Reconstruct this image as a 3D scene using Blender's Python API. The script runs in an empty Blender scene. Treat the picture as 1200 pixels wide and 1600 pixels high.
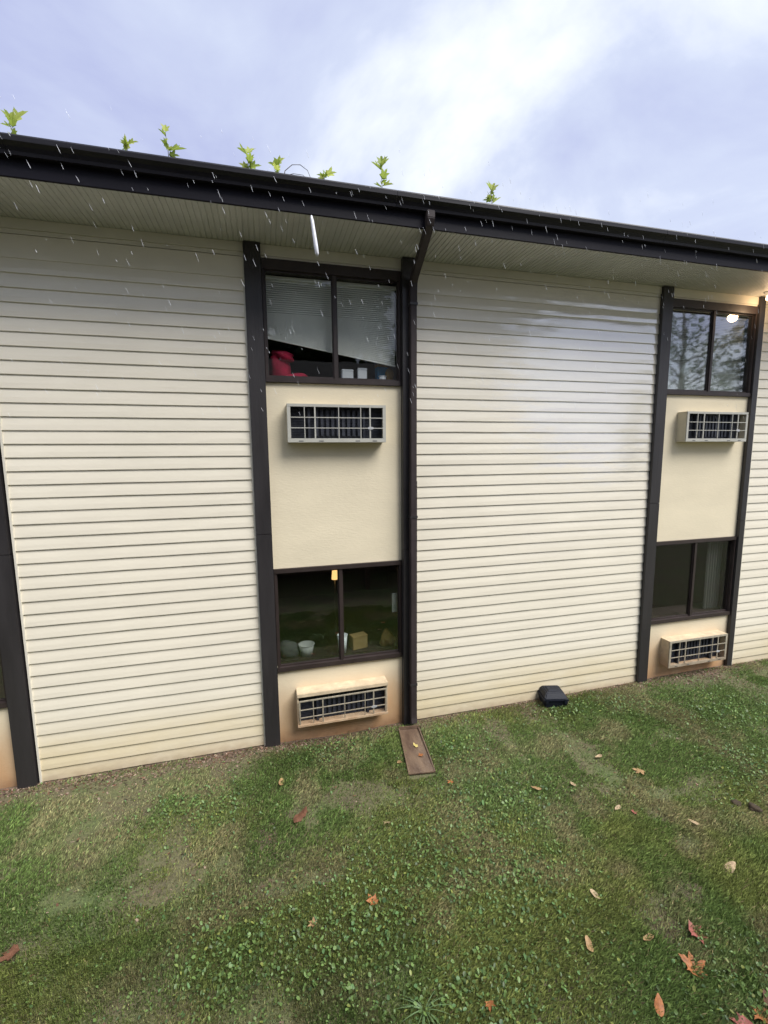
import bpy, bmesh, math, random
import numpy as np
from mathutils import Vector, Matrix, Euler
random.seed(7); rng = np.random.default_rng(7)
S = bpy.context.scene; COL = S.collection
R = math.radians

# ------------------------------------------------------------------ camera
cam_d = bpy.data.cameras.new('camera'); cam = bpy.data.objects.new('camera', cam_d); COL.objects.link(cam)
S.camera = cam
YAW, PITCH, ROLL = .2583, .1286, -.0088
fwd = Vector((math.sin(YAW)*math.cos(PITCH), math.cos(YAW)*math.cos(PITCH), -math.sin(PITCH)))
rt = Vector((math.cos(YAW), -math.sin(YAW), 0)); up = rt.cross(fwd)
r2 = rt*math.cos(ROLL)+up*math.sin(ROLL); u2 = up*math.cos(ROLL)-rt*math.sin(ROLL)
cam.matrix_world = Matrix(((r2.x, u2.x, -fwd.x, -.2531), (r2.y, u2.y, -fwd.y, -5.0254), (r2.z, u2.z, -fwd.z, 3.3241), (0, 0, 0, 1)))
cam_d.sensor_fit = 'VERTICAL'; cam_d.sensor_height = 32.0; cam_d.lens = 32.0*701.95/1600
cam_d.clip_start = .02; cam_d.clip_end = 2000

# ------------------------------------------------------------------ world, sun, exposure
S.view_settings.view_transform = 'Standard'; S.view_settings.look = 'None'
S.view_settings.exposure = 0.78; S.view_settings.gamma = 1; S.view_settings.use_curve_mapping = False
SUN_EL, SUN_AZ = R(53), R(138)          # azimuth measured from +Y (north) clockwise: sun stands at +X, -Y
W = bpy.data.worlds.new('World'); S.world = W; W.use_nodes = True
def nn(t, typ, **kw):
    n = t.nodes.new(typ)
    for k, v in kw.items():
        if hasattr(n, k): setattr(n, k, v)
        else: n.inputs[k.replace('_', ' ')].default_value = v
    return n
def build_world():
    t = W.node_tree; t.nodes.clear(); L = t.links.new
    out = t.nodes.new('ShaderNodeOutputWorld'); bg = t.nodes.new('ShaderNodeBackground'); bg.inputs['Strength'].default_value = .062
    sky = t.nodes.new('ShaderNodeTexSky'); sky.sky_type = 'NISHITA'; sky.sun_disc = False
    sky.sun_elevation = SUN_EL; sky.sun_rotation = SUN_AZ; sky.air_density = 1; sky.dust_density = 2
    co = t.nodes.new('ShaderNodeTexCoord')
    # project the direction onto a high cloud deck so the clouds foreshorten toward the horizon
    sep = t.nodes.new('ShaderNodeSeparateXYZ'); L(co.outputs['Generated'], sep.inputs[0])
    zc = nn(t, 'ShaderNodeMath', operation='ADD'); L(sep.outputs['Z'], zc.inputs[0]); zc.inputs[1].default_value = .35
    zm = nn(t, 'ShaderNodeMath', operation='MAXIMUM'); L(zc.outputs[0], zm.inputs[0]); zm.inputs[1].default_value = .25
    dv = nn(t, 'ShaderNodeVectorMath', operation='DIVIDE'); L(co.outputs['Generated'], dv.inputs[0]); L(zm.outputs[0], dv.inputs[1])
    mp = t.nodes.new('ShaderNodeMapping'); L(dv.outputs[0], mp.inputs[0]); mp.inputs['Location'].default_value = (9.05, 11.2, 18.48)
    n1 = nn(t, 'ShaderNodeTexNoise', Scale=1.5, Detail=8.0, Roughness=.54, Distortion=.35); L(mp.outputs[0], n1.inputs['Vector'])
    r1 = t.nodes.new('ShaderNodeValToRGB'); L(n1.outputs['Fac'], r1.inputs[0])
    e = r1.color_ramp.elements; e[0].position = .37; e[0].color = (5.6, 6.1, 8.9, 1); e[1].position = .64; e[1].color = (11.4, 11.9, 12.4, 1)
    m = e.new(.50); m.color = (7.2, 7.9, 10.0, 1)
    mx = nn(t, 'ShaderNodeMixRGB'); mx.inputs[0].default_value = .86
    L(sky.outputs[0], mx.inputs[1]); L(r1.outputs[0], mx.inputs[2])
    L(mx.outputs[0], bg.inputs['Color']); L(bg.outputs[0], out.inputs[0])
build_world()
sd = bpy.data.lights.new('sun', 'SUN'); sd.energy = 3.0; sd.angle = R(36); sd.color = (1, .97, .93)
sun = bpy.data.objects.new('sun', sd); COL.objects.link(sun)
to_sun = Vector((math.sin(SUN_AZ)*math.cos(SUN_EL), math.cos(SUN_AZ)*math.cos(SUN_EL), math.sin(SUN_EL)))
sun.rotation_euler = to_sun.to_track_quat('Z', 'Y').to_euler(); sun.location = to_sun*40

# ------------------------------------------------------------------ helpers
def tag(o, label=None, cat=None, group=None, kind=None):
    if label: o['label'] = label
    if cat: o['category'] = cat
    if group: o['group'] = group
    if kind: o['kind'] = kind
    return o
def link(name, me, mat=None, parent=None):
    o = bpy.data.objects.new(name, me); COL.objects.link(o)
    if mat is not None and me is not None and len(me.materials) == 0: me.materials.append(mat)
    if parent: o.parent = parent
    return o
def empty(name, loc=(0, 0, 0), rz=0, parent=None):
    o = bpy.data.objects.new(name, None); COL.objects.link(o); o.location = loc; o.rotation_euler = (0, 0, rz)
    if parent: o.parent = parent
    return o
class MB:
    def __init__(s): s.v = []; s.f = []
    def add(s, vs, fs):
        b = len(s.v); s.v += [tuple(v) for v in vs]; s.f += [tuple(b+i for i in f) for f in fs]; return s
    def box(s, x0, x1, y0, y1, z0, z1):
        return s.add([(x0,y0,z0),(x1,y0,z0),(x1,y1,z0),(x0,y1,z0),(x0,y0,z1),(x1,y0,z1),(x1,y1,z1),(x0,y1,z1)],
                     [(0,3,2,1),(4,5,6,7),(0,1,5,4),(1,2,6,5),(2,3,7,6),(3,0,4,7)])
    def obox(s, M, sx, sy, sz):
        c = [M @ Vector((a*sx/2, b*sy/2, d*sz/2)) for d in (-1,1) for a,b in ((-1,-1),(1,-1),(1,1),(-1,1))]
        return s.add(c, [(0,3,2,1),(4,5,6,7),(0,1,5,4),(1,2,6,5),(2,3,7,6),(3,0,4,7)])
    def extrude_x(s, prof, xs, jit=0.0):
        n = len(prof); b = len(s.v)
        for x in xs:
            for (y, z) in prof: s.v.append((x, y+random.uniform(-jit, jit), z+random.uniform(-jit, jit)*.6))
        for i in range(len(xs)-1):
            for j in range(n):
                k = (j+1) % n
                s.f.append((b+i*n+j, b+i*n+k, b+(i+1)*n+k, b+(i+1)*n+j))
        s.f.append(tuple(b+j for j in range(n))[::-1]); e = b+(len(xs)-1)*n; s.f.append(tuple(e+j for j in range(n)))
        return s
    def tube(s, pts, rad, n=6, sq=False, cap=True):
        pts = [Vector(p) for p in pts]; rad = rad if isinstance(rad, (list, tuple)) else [rad]*len(pts); b = len(s.v)
        for i, p in enumerate(pts):
            d = (pts[min(i+1, len(pts)-1)]-pts[max(i-1, 0)]).normalized()
            a = d.cross(Vector((1, 0, 0)) if abs(d.x) < .9 else Vector((0, 1, 0))).normalized(); c = d.cross(a)
            for k in range(n):
                t = 2*math.pi*k/n+(math.pi/4 if sq else 0); s.v.append(tuple(p+(a*math.cos(t)+c*math.sin(t))*rad[i]))
        for i in range(len(pts)-1):
            for k in range(n):
                q = (k+1) % n; s.f.append((b+i*n+k, b+i*n+q, b+(i+1)*n+q, b+(i+1)*n+k))
        if cap: s.f.append(tuple(b+k for k in range(n))[::-1]); e = b+(len(pts)-1)*n; s.f.append(tuple(e+k for k in range(n)))
        return s
    def lathe(s, prof, n=14, c=(0,0,0)):
        b = len(s.v)
        for r_, z in prof:
            for k in range(n):
                t = 2*math.pi*k/n; s.v.append((c[0]+r_*math.cos(t), c[1]+r_*math.sin(t), c[2]+z))
        for i in range(len(prof)-1):
            for k in range(n):
                q = (k+1) % n; s.f.append((b+i*n+k, b+i*n+q, b+(i+1)*n+q, b+(i+1)*n+k))
        return s
    def mesh(s, name, mat, smooth=False, bevel=0):
        me = bpy.data.meshes.new(name); me.from_pydata(s.v, [], s.f)
        bm = bmesh.new(); bm.from_mesh(me)
        if bevel: bmesh.ops.bevel(bm, geom=bm.edges[:], offset=bevel, segments=2, affect='EDGES', clamp_overlap=True)
        bmesh.ops.recalc_face_normals(bm, faces=bm.faces[:]); bm.to_mesh(me); bm.free()
        if smooth: me.polygons.foreach_set('use_smooth', [True]*len(me.polygons))
        me.materials.append(mat); return me
    def build(s, name, mat, parent=None, smooth=False, bevel=0): return link(name, s.mesh(name, mat, smooth, bevel), None, parent)

# ------------------------------------------------------------------ materials
def material(name, col, rough=.6, var=.12, scale=6, bump=0, bscale=40, spec=.5, stretch=(1,1,1), metal=0, extra=None, col2=None):
    """Principled material with large and fine noise in its colour, roughness and relief (world space)."""
    m = bpy.data.materials.new(name); m.use_nodes = True; t = m.node_tree; L = t.links.new
    p = t.nodes['Principled BSDF']; p.inputs['Roughness'].default_value = rough; p.inputs['Metallic'].default_value = metal
    p.inputs['Specular IOR Level'].default_value = spec
    g = t.nodes.new('ShaderNodeNewGeometry'); mp = t.nodes.new('ShaderNodeMapping'); mp.inputs['Scale'].default_value = stretch
    L(g.outputs['Position'], mp.inputs[0])
    n = nn(t, 'ShaderNodeTexNoise', Scale=float(scale), Detail=6.0, Roughness=.62); L(mp.outputs[0], n.inputs['Vector'])
    r = t.nodes.new('ShaderNodeValToRGB'); L(n.outputs['Fac'], r.inputs[0]); e = r.color_ramp.elements
    c2 = col2 or tuple(min(1, c*(1+var)) for c in col); c1 = tuple(c*(1-var) for c in col)
    e[0].position = .3; e[0].color = (*c1, 1); e[1].position = .72; e[1].color = (*c2, 1)
    out = r.outputs[0]
    if extra: out = extra(t, out, g)
    L(out, p.inputs['Base Color'])
    rr = nn(t, 'ShaderNodeMapRange'); L(n.outputs['Fac'], rr.inputs['Value'])
    rr.inputs['To Min'].default_value = max(.03, rough-.1); rr.inputs['To Max'].default_value = min(1, rough+.1); L(rr.outputs[0], p.inputs['Roughness'])
    if bump:
        nb = nn(t, 'ShaderNodeTexNoise', Scale=float(bscale), Detail=4.0, Roughness=.6); L(mp.outputs[0], nb.inputs['Vector'])
        b = nn(t, 'ShaderNodeBump', Strength=bump, Distance=.01); L(nb.outputs['Fac'], b.inputs['Height']); L(b.outputs[0], p.inputs['Normal'])
    return m
def stain(col, z0, z1, nscale, amount, stretch=(1, 1, .35), lo=.42, hi=.62):
    """clay splash / algae: noise-edged stain that fades out with height above the soil"""
    def f(t, out, g):
        L = t.links.new
        sep = t.nodes.new('ShaderNodeSeparateXYZ'); L(g.outputs['Position'], sep.inputs[0])
        mr = nn(t, 'ShaderNodeMapRange', interpolation_type='SMOOTHSTEP'); L(sep.outputs['Z'], mr.inputs['Value'])
        mr.inputs['From Min'].default_value = z0; mr.inputs['From Max'].default_value = z1; mr.inputs['To Min'].default_value = 1; mr.inputs['To Max'].default_value = 0
        mp = t.nodes.new('ShaderNodeMapping'); mp.inputs['Scale'].default_value = stretch; L(g.outputs['Position'], mp.inputs[0])
        n = nn(t, 'ShaderNodeTexNoise', Scale=float(nscale), Detail=5.0, Roughness=.6); L(mp.outputs[0], n.inputs['Vector'])
        n2 = nn(t, 'ShaderNodeMapRange'); L(n.outputs['Fac'], n2.inputs['Value']); n2.inputs['From Min'].default_value = lo-.2; n2.inputs['From Max'].default_value = hi
        n2.inputs['To Min'].default_value = .35; n2.inputs['To Max'].default_value = 1
        mu = nn(t, 'ShaderNodeMath', operation='MULTIPLY'); L(mr.outputs[0], mu.inputs[0]); L(n2.outputs[0], mu.inputs[1])
        m2 = nn(t, 'ShaderNodeMath', operation='MULTIPLY'); L(mu.outputs[0], m2.inputs[0]); m2.inputs[1].default_value = amount
        mx = nn(t, 'ShaderNodeMixRGB'); L(m2.outputs[0], mx.inputs[0]); L(out, mx.inputs[1]); mx.inputs[2].default_value = (*col, 1)
        return mx.outputs[0]
    return f
def chain(*fs):
    def f(t, out, g):
        for q in fs: out = q(t, out, g)
        return out
    return f
M = {}
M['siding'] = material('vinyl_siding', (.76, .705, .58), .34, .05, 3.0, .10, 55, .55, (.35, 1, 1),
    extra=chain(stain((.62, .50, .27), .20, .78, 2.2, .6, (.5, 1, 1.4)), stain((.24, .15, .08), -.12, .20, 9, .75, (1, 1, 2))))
def sheen_mask(m):
    # sky sheen placed by coat mask on middle panel's upper right; faint damp gloss elsewhere
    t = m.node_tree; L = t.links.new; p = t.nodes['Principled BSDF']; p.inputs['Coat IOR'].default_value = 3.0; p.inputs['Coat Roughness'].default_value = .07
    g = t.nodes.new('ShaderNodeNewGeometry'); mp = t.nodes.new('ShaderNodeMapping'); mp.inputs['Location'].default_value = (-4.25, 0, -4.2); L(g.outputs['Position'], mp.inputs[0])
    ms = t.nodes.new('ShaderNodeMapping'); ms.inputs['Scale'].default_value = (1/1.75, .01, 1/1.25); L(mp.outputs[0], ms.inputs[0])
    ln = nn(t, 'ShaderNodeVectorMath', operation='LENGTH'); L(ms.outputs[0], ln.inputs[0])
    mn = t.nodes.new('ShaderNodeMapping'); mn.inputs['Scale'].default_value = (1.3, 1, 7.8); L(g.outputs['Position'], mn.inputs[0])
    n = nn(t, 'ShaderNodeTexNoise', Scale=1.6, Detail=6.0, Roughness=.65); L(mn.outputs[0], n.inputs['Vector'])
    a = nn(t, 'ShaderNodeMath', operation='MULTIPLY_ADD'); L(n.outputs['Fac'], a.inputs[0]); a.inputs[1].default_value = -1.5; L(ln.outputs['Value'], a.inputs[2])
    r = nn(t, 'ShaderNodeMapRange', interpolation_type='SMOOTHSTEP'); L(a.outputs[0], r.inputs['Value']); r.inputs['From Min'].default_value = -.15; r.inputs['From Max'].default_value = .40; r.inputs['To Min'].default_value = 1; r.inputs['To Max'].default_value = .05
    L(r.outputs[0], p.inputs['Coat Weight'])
sheen_mask(M['siding'])
M['trim'] = material('vinyl_trim', (.72, .68, .58), .4, .05, 4)
M['soffit'] = material('vinyl_soffit', (.53, .53, .51), .5, .10, 2.5)
M['stucco'] = material('stucco', (.74, .655, .48), .85, .06, 3.5, .22, 60, .25, (.3, 1, 1),
    extra=chain(stain((.43, .19, .065), .02, .78, 3.0, 1.0), stain((.60, .40, .22), .3, .95, 3, .6), stain((.20, .11, .06), -.05, .16, 8, .8, (1, 1, 1.5))))
M['post'] = material('painted_post', (.030, .027, .028), .42, .25, 5, .25, 30, .5, (1, 1, .15))
M['frame'] = material('window_frame_paint', (.034, .024, .022), .45, .2, 8, .1, 40)
M['fascia'] = material('fascia_paint', (.007, .006, .011), .55, .3, 3, .1, 20, .2, (.3, 1, 1))
M['gutter'] = material('gutter_metal', (.009, .008, .012), .45, .3, 3, .12, 9, .35, (.25, 1, 1))
M['downspout'] = material('downspout_metal', (.040, .031, .031), .55, .2, 4, .1, 14, .25)
M['sleeve'] = material('air_conditioner_sleeve', (.60, .54, .40), .5, .08, 7, .1, 60, extra=stain((.5, .3, .15), .1, .5, 6, .45))
M['grille'] = material('grille_plastic', (.44, .43, .38), .45, .08, 12)
M['coil'] = material('condenser_coil', (.032, .036, .050), .5, .4, 20, .3, 80)
M['sleeve_worn'] = material('weathered_sleeve', (.58, .47, .32), .7, .18, 9, .3, 50, .3, extra=stain((.33, .17, .08), .1, .62, 7, .75))
M['grille_worn'] = material('weathered_grille', (.36, .32, .24), .7, .3, 16, extra=stain((.25, .14, .07), .1, .5, 12, .6))
M['badge'] = material('badge_plastic', (.45, .45, .45), .4, .02, 10)
M['roof'] = material('roof_felt', (.06, .06, .06), .9, .2, 8, .3, 60)
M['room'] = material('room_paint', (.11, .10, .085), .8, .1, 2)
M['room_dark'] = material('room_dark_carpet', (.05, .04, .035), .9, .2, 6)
M['blind'] = material('blind_vinyl', (.84, .84, .78), .5, .05, 4)
M['gallery_brown'] = material('gallery_brown_boards', (.045, .028, .02), .7, .2, 4, .2, 30)
M['gallery_darkened'] = material('gallery_darkened_wall', (.10, .085, .07), .7, .08, 3)  # unseen wall darkened so the left siding mirrors little of it
M['concrete'] = material('concrete', (.22, .20, .18), .8, .15, 6, .3, 50)
M['debris'] = material('gutter_debris', (.05, .035, .02), .95, .4, 30, .8, 90)
M['bait'] = material('bait_station_plastic', (.010, .012, .020), .5, .2, 15, .1, 60, .25)
M['board'] = material('wet_splash_trough', (.115, .072, .052), .38, .3, 9, .3, 35, .5, (1, .35, 1), col2=(.19, .13, .085))
M['cloth_red'] = material('red_cloth', (.40, .012, .05), .9, .3, 14, .4, 90)
M['white'] = material('white_plastic', (.75, .77, .8), .4, .03, 8)
M['blue'] = material('blue_card', (.03, .22, .42), .5, .2, 10)
M['cardboard'] = material('cardboard', (.30, .20, .08), .8, .12, 9)
M['bag'] = material('paper_bag', (.20, .12, .03), .8, .25, 9, .6, 25)
M['greylump'] = material('grey_cloth', (.06, .06, .06), .9, .2, 10, .5, 40)
M['clear'] = material('clear_plastic', (.30, .33, .33), .15, .3, 40)
M['curtain'] = material('curtain_fabric', (.09, .09, .08), .9, .1, 6)
M['paper'] = material('paper', (.34, .34, .33), .8, .05, 6)
M['decal'] = material('white_decal', (.7, .72, .7), .5, .05, 9)
M['bark'] = material('bark', (.09, .065, .045), .9, .3, 8, .8, 25)
def glass(name, ior, tint, gr=.012):
    m = bpy.data.materials.new(name); m.use_nodes = True; t = m.node_tree; t.nodes.clear(); L = t.links.new
    out = t.nodes.new('ShaderNodeOutputMaterial'); mx = t.nodes.new('ShaderNodeMixShader')
    tr = t.nodes.new('ShaderNodeBsdfTransparent'); tr.inputs[0].default_value = (*tint, 1)
    gl = t.nodes.new('ShaderNodeBsdfGlossy'); gl.inputs['Roughness'].default_value = gr
    gi = t.nodes.new('ShaderNodeNewGeometry'); dt = nn(t, 'ShaderNodeVectorMath', operation='DOT_PRODUCT'); L(gi.outputs['Normal'], dt.inputs[0]); L(gi.outputs['Incoming'], dt.inputs[1])
    ab = nn(t, 'ShaderNodeMath', operation='ABSOLUTE'); L(dt.outputs['Value'], ab.inputs[0])
    om = nn(t, 'ShaderNodeMath', operation='SUBTRACT'); om.inputs[0].default_value = 1; L(ab.outputs[0], om.inputs[1])
    p5 = nn(t, 'ShaderNodeMath', operation='POWER'); L(om.outputs[0], p5.inputs[0]); p5.inputs[1].default_value = 5
    f0 = ((ior-1)/(ior+1))**2; fr = nn(t, 'ShaderNodeMath', operation='MULTIPLY_ADD'); L(p5.outputs[0], fr.inputs[0]); fr.inputs[1].default_value = 1-f0; fr.inputs[2].default_value = f0
    g = t.nodes.new('ShaderNodeNewGeometry'); n = nn(t, 'ShaderNodeTexNoise', Scale=2.2, Detail=2.0); L(g.outputs['Position'], n.inputs['Vector'])
    b = nn(t, 'ShaderNodeBump', Strength=.12, Distance=.01); L(n.outputs['Fac'], b.inputs['Height']); L(b.outputs[0], gl.inputs['Normal'])
    L(fr.outputs[0], mx.inputs[0]); L(tr.outputs[0], mx.inputs[1]); L(gl.outputs[0], mx.inputs[2]); L(mx.outputs[0], out.inputs[0])
    return m
M['glass_clear'] = glass('clear_window_glass', 1.5, (.97, .98, .97)); M['glass_boosted'] = glass('boosted_reflection_glass', 3.3, (.9, .93, .92), .03)  # same glazing throughout; extra reflectivity added to brighten the mirrored sky
M['glass'] = glass('window_glass', 2.1, (.93, .96, .94))
def emitter(name, col, st):
    m = bpy.data.materials.new(name); m.use_nodes = True; p = m.node_tree.nodes['Principled BSDF']
    p.inputs['Base Color'].default_value = (.8, .75, .65, 1); p.inputs['Emission Color'].default_value = (*col, 1); p.inputs['Emission Strength'].default_value = st
    return m
M['bulb'] = emitter('lit_bulb', (1, .66, .36), 9); M['lampshade'] = emitter('lit_lampshade', (1, .55, .2), 1.1)
def foliage(name, rough=.5, spec=.4, trans=.35):
    m = bpy.data.materials.new(name); m.use_nodes = True; t = m.node_tree; L = t.links.new; p = t.nodes['Principled BSDF']
    a = t.nodes.new('ShaderNodeAttribute'); a.attribute_name = 'tint'; L(a.outputs['Color'], p.inputs['Base Color'])
    p.inputs['Roughness'].default_value = rough; p.inputs['Specular IOR Level'].default_value = spec
    if trans:
        tl = t.nodes.new('ShaderNodeBsdfTranslucent'); L(a.outputs['Color'], tl.inputs[0]); mx = t.nodes.new('ShaderNodeMixShader'); mx.inputs[0].default_value = trans
        out = t.nodes['Material Output']; L(p.outputs[0], mx.inputs[1]); L(tl.outputs[0], mx.inputs[2]); L(mx.outputs[0], out.inputs[0])
    return m
M['seedling'] = foliage('seedling_leaves', .45, .4, .6); M['grass'] = foliage('grass_blades', .55, .3, .3); M['weed'] = foliage('weed_leaves', .42, .4, .3)
M['needles'] = foliage('tree_foliage', .6, .3, .25); M['litter'] = foliage('litter_bits', .8, .2, 0)

# ------------------------------------------------------------------ ground
def vnoise(x, y, sc, seed):
    """smooth value noise on arrays, 0..1"""
    r_ = np.random.default_rng(seed); T = r_.random((64, 64)); x = x*sc+200; y = y*sc+200
    xi = np.floor(x).astype(int); yi = np.floor(y).astype(int); fx = x-xi; fy = y-yi
    fx = fx*fx*(3-2*fx); fy = fy*fy*(3-2*fy); g = lambda a, b: T[a % 64, b % 64]
    return (g(xi, yi)*(1-fx)+g(xi+1, yi)*fx)*(1-fy)+(g(xi, yi+1)*(1-fx)+g(xi+1, yi+1)*fx)*fy
def fbm(x, y, sc, seed): return .55*vnoise(x, y, sc, seed)+.28*vnoise(x, y, sc*2.1, seed+1)+.17*vnoise(x, y, sc*4.3, seed+2)
def gz(x, y):
    x = np.asarray(x, float); y = np.asarray(y, float)
    near = np.clip(1-np.abs(y+2)/30, 0, 1)
    h = (.09*(fbm(x, y, .8, 11)-.5)+.03*(fbm(x, y, 4, 15)-.5))*near*np.clip((-y-.02)/.35, .12, 1)
    h += .055*np.clip((x-2.2)/4, 0, 1)*np.clip(1+y/2.5, 0, 1)                 # soil heaped a little higher along the right panel
    h -= .03*np.clip(1-np.abs(x-.55)/.9, 0, 1)*np.clip(1+y/.5, 0, 1)
    u = np.clip(1.6-np.abs(x-1.27)/.25, 0, 1)*np.clip(1.6-np.abs(y+.58)/.50, 0, 1); h = h*(1-np.clip(u*3, 0, 1))-.004*np.clip(u*3, 0, 1)
    return h-.012
def build_ground():
    xs = np.concatenate([np.linspace(-300, -6, 12), np.arange(-5, 10.01, .1), np.linspace(11, 300, 12)])
    ys = np.concatenate([np.linspace(-300, -8, 12), np.arange(-7, .11, .1), np.linspace(1, 300, 8)])
    X, Y = np.meshgrid(xs, ys); Z = gz(X, Y); Z = np.where(Y > .11, -.06, Z)
    nx, ny = len(xs), len(ys); v = np.stack([X, Y, Z], -1).reshape(-1, 3)
    f = [(j*nx+i, j*nx+i+1, (j+1)*nx+i+1, (j+1)*nx+i) for j in range(ny-1) for i in range(nx-1)]
    me = bpy.data.meshes.new('lawn_ground'); me.from_pydata(v.tolist(), [], f); me.polygons.foreach_set('use_smooth', [True]*len(f))
    m = bpy.data.materials.new('soil_and_moss'); m.use_nodes = True; t = m.node_tree; L = t.links.new; p = t.nodes['Principled BSDF']; p.inputs['Roughness'].default_value = .85
    g = t.nodes.new('ShaderNodeNewGeometry')
    n1 = nn(t, 'ShaderNodeTexNoise', Scale=1.6, Detail=8.0, Roughness=.65); L(g.outputs['Position'], n1.inputs['Vector'])
    ra = t.nodes.new('ShaderNodeValToRGB'); L(n1.outputs['Fac'], ra.inputs[0]); e = ra.color_ramp.elements
    e[0].position = .35; e[0].color = (.125, .10, .064, 1); e[1].position = .64; e[1].color = (.105, .145, .050, 1)
    k = e.new(.50); k.color = (.14, .142, .068, 1)
    n2 = nn(t, 'ShaderNodeTexNoise', Scale=45.0, Detail=4.0, Roughness=.7); L(g.outputs['Position'], n2.inputs['Vector'])
    mu = nn(t, 'ShaderNodeMixRGB', blend_type='MULTIPLY'); mu.inputs[0].default_value = .7; L(ra.outputs[0], mu.inputs[1])
    rb = t.nodes.new('ShaderNodeValToRGB'); L(n2.outputs['Fac'], rb.inputs[0]); rb.color_ramp.elements[0].position = .3; rb.color_ramp.elements[0].color = (.35, .35, .35, 1); rb.color_ramp.elements[1].position = .7; rb.color_ramp.elements[1].color = (1.35, 1.3, 1.2, 1)
    L(rb.outputs[0], mu.inputs[2])
    # bare pinkish soil in the drip strip under the wall
    sep = t.nodes.new('ShaderNodeSeparateXYZ'); L(g.outputs['Position'], sep.inputs[0])
    n3 = nn(t, 'ShaderNodeTexNoise', Scale=3.0, Detail=6.0, Roughness=.6); L(g.outputs['Position'], n3.inputs['Vector'])
    ad = nn(t, 'ShaderNodeMath', operation='MULTIPLY_ADD'); L(n3.outputs['Fac'], ad.inputs[0]); ad.inputs[1].default_value = .9; L(sep.outputs['Y'], ad.inputs[2])
    mr = nn(t, 'ShaderNodeMapRange'); L(ad.outputs[0], mr.inputs['Value']); mr.inputs['From Min'].default_value = .22; mr.inputs['From Max'].default_value = .42
    mx = nn(t, 'ShaderNodeMixRGB'); L(mr.outputs[0], mx.inputs[0]); L(mu.outputs[0], mx.inputs[1]); mx.inputs[2].default_value = (.16, .11, .08, 1)
    L(mx.outputs[0], p.inputs['Base Color'])
    b = nn(t, 'ShaderNodeBump', Strength=.9, Distance=.02); L(n2.outputs['Fac'], b.inputs['Height']); L(b.outputs[0], p.inputs['Normal'])
    o = link('lawn_ground', me, m); tag(o, kind='structure'); return o
build_ground()

# ------------------------------------------------------------------ motel building
B = empty('motel_building')
tag(B, 'two storey motel wing with cream vinyl siding and dark brown posts', 'building')
E_ = .1276; NB = 40; ZT = 5.345
SILL_U, HEAD_U, TOP_L, SILL_L = 4.083, 5.312, 2.0655, .8596
bays = [(-.201, 1.283), (4.985, 6.478), (-4.25, -2.80), (10.17, 11.66)]
panels = [(-2.612, -.372), (1.443, 4.862), (6.60, 10.0), (-8.0, -4.42)]
lens_seed = 0
def siding(x0, x1):
    sh = MB().box(x0, x1, .012, .13, -.3, 5.44).build('siding_wall', M['trim'], B)
    prof = [(-.0180, 0), (-.0187, .005), (-.0150, .05), (-.0035, E_+.008), (.0105, E_+.008), (.0105, .0), (-.006, -.0015)]
    xs = [x0+.012+(x1-x0-.024)*i/7 for i in range(8)]
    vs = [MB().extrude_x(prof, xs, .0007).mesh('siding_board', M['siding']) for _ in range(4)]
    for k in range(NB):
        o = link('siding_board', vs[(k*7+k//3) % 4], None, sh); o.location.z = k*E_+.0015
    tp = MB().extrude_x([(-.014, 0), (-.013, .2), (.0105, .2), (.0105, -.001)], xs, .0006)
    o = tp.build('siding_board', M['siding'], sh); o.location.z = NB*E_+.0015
    # thin bright corner channels at both ends and the frieze under the soffit
    for xa, xb in ((x0-.004, x0+.013), (x1-.013, x1+.004)):
        MB().box(xa, xb, -.029, .011, -.01, 5.31).build('corner_channel', M['trim'], sh)
    MB().box(x0, x1, -.022, .011, 5.352, 5.44).build('frieze', M['trim'], sh)
    MB().box(x0, x1, -.012, .011, 5.312, 5.350).build('frieze_channel', M['trim'], sh)
for a in panels: siding(*a)

def window(x0, x1, z0, z1, head, gm):
    w = MB(); w.box(x0+.002, x1-.002, -.028, .06, z1-head, z1-.002); w.box(x0+.002, x1-.002, -.034, .07, z0+.002, z0+.055)
    w.box(x0+.002, x0+.028, -.022, .06, z0+.055, z1-head); w.box(x1-.028, x1-.002, -.022, .06, z0+.055, z1-head)
    o = w.build('window', M['frame'], B, bevel=.002)
    xm = x0+(x1-x0)*.503
    MB().box(xm-.02, xm+.02, -.016, .05, z0+.055, z1-head).build('mullion', M['frame'], o, bevel=.002)
    for a, b, y in ((x0+.028, xm-.02, .012), (xm+.02, x1-.028, .022)):
        st = MB()
        for q in ((a, a+.011, z0+.055, z1-head), (b-.011, b, z0+.055, z1-head)): st.box(q[0], q[1], y-.012, y+.018, q[2], q[3])
        st.box(a+.011, b-.011, y-.012, y+.018, z0+.055, z0+.075); st.box(a+.011, b-.011, y-.012, y+.018, z1-head-.016, z1-head)
        st.build('sash', M['frame'], o)
        MB().box(a+.011, b-.011, y, y+.005, z0+.075, z1-head-.016).build('pane', gm, o)
    return o
for x0, x1 in bays:
    MB().box(x0-.02, x1+.02, 0, .14, TOP_L, SILL_U).build('stucco_panel', M['stucco'], B)
    MB().box(x0-.02, x1+.02, 0, .14, -.12, SILL_L).build('stucco_panel', M['stucco'], B)
    MB().box(x0-.02, x1+.02, .004, .14, -.35, -.121).build('foundation', M['concrete'], B)
    window(x0, x1, SILL_U, HEAD_U, .105, M['glass_boosted'] if x0 > 3 else M['glass_clear']); window(x0, x1, SILL_L, TOP_L, .05, M['glass_clear'] if x0 > 3 else M['glass'])
    f = MB().box(x0-.02, x1+.02, -.02, .1, 5.336, 5.44).build('frieze', M['trim'], B)
    MB().box(x0-.02, x1+.02, -.012, .1, 5.313, 5.334).build('frieze_channel', M['trim'], f)
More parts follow.
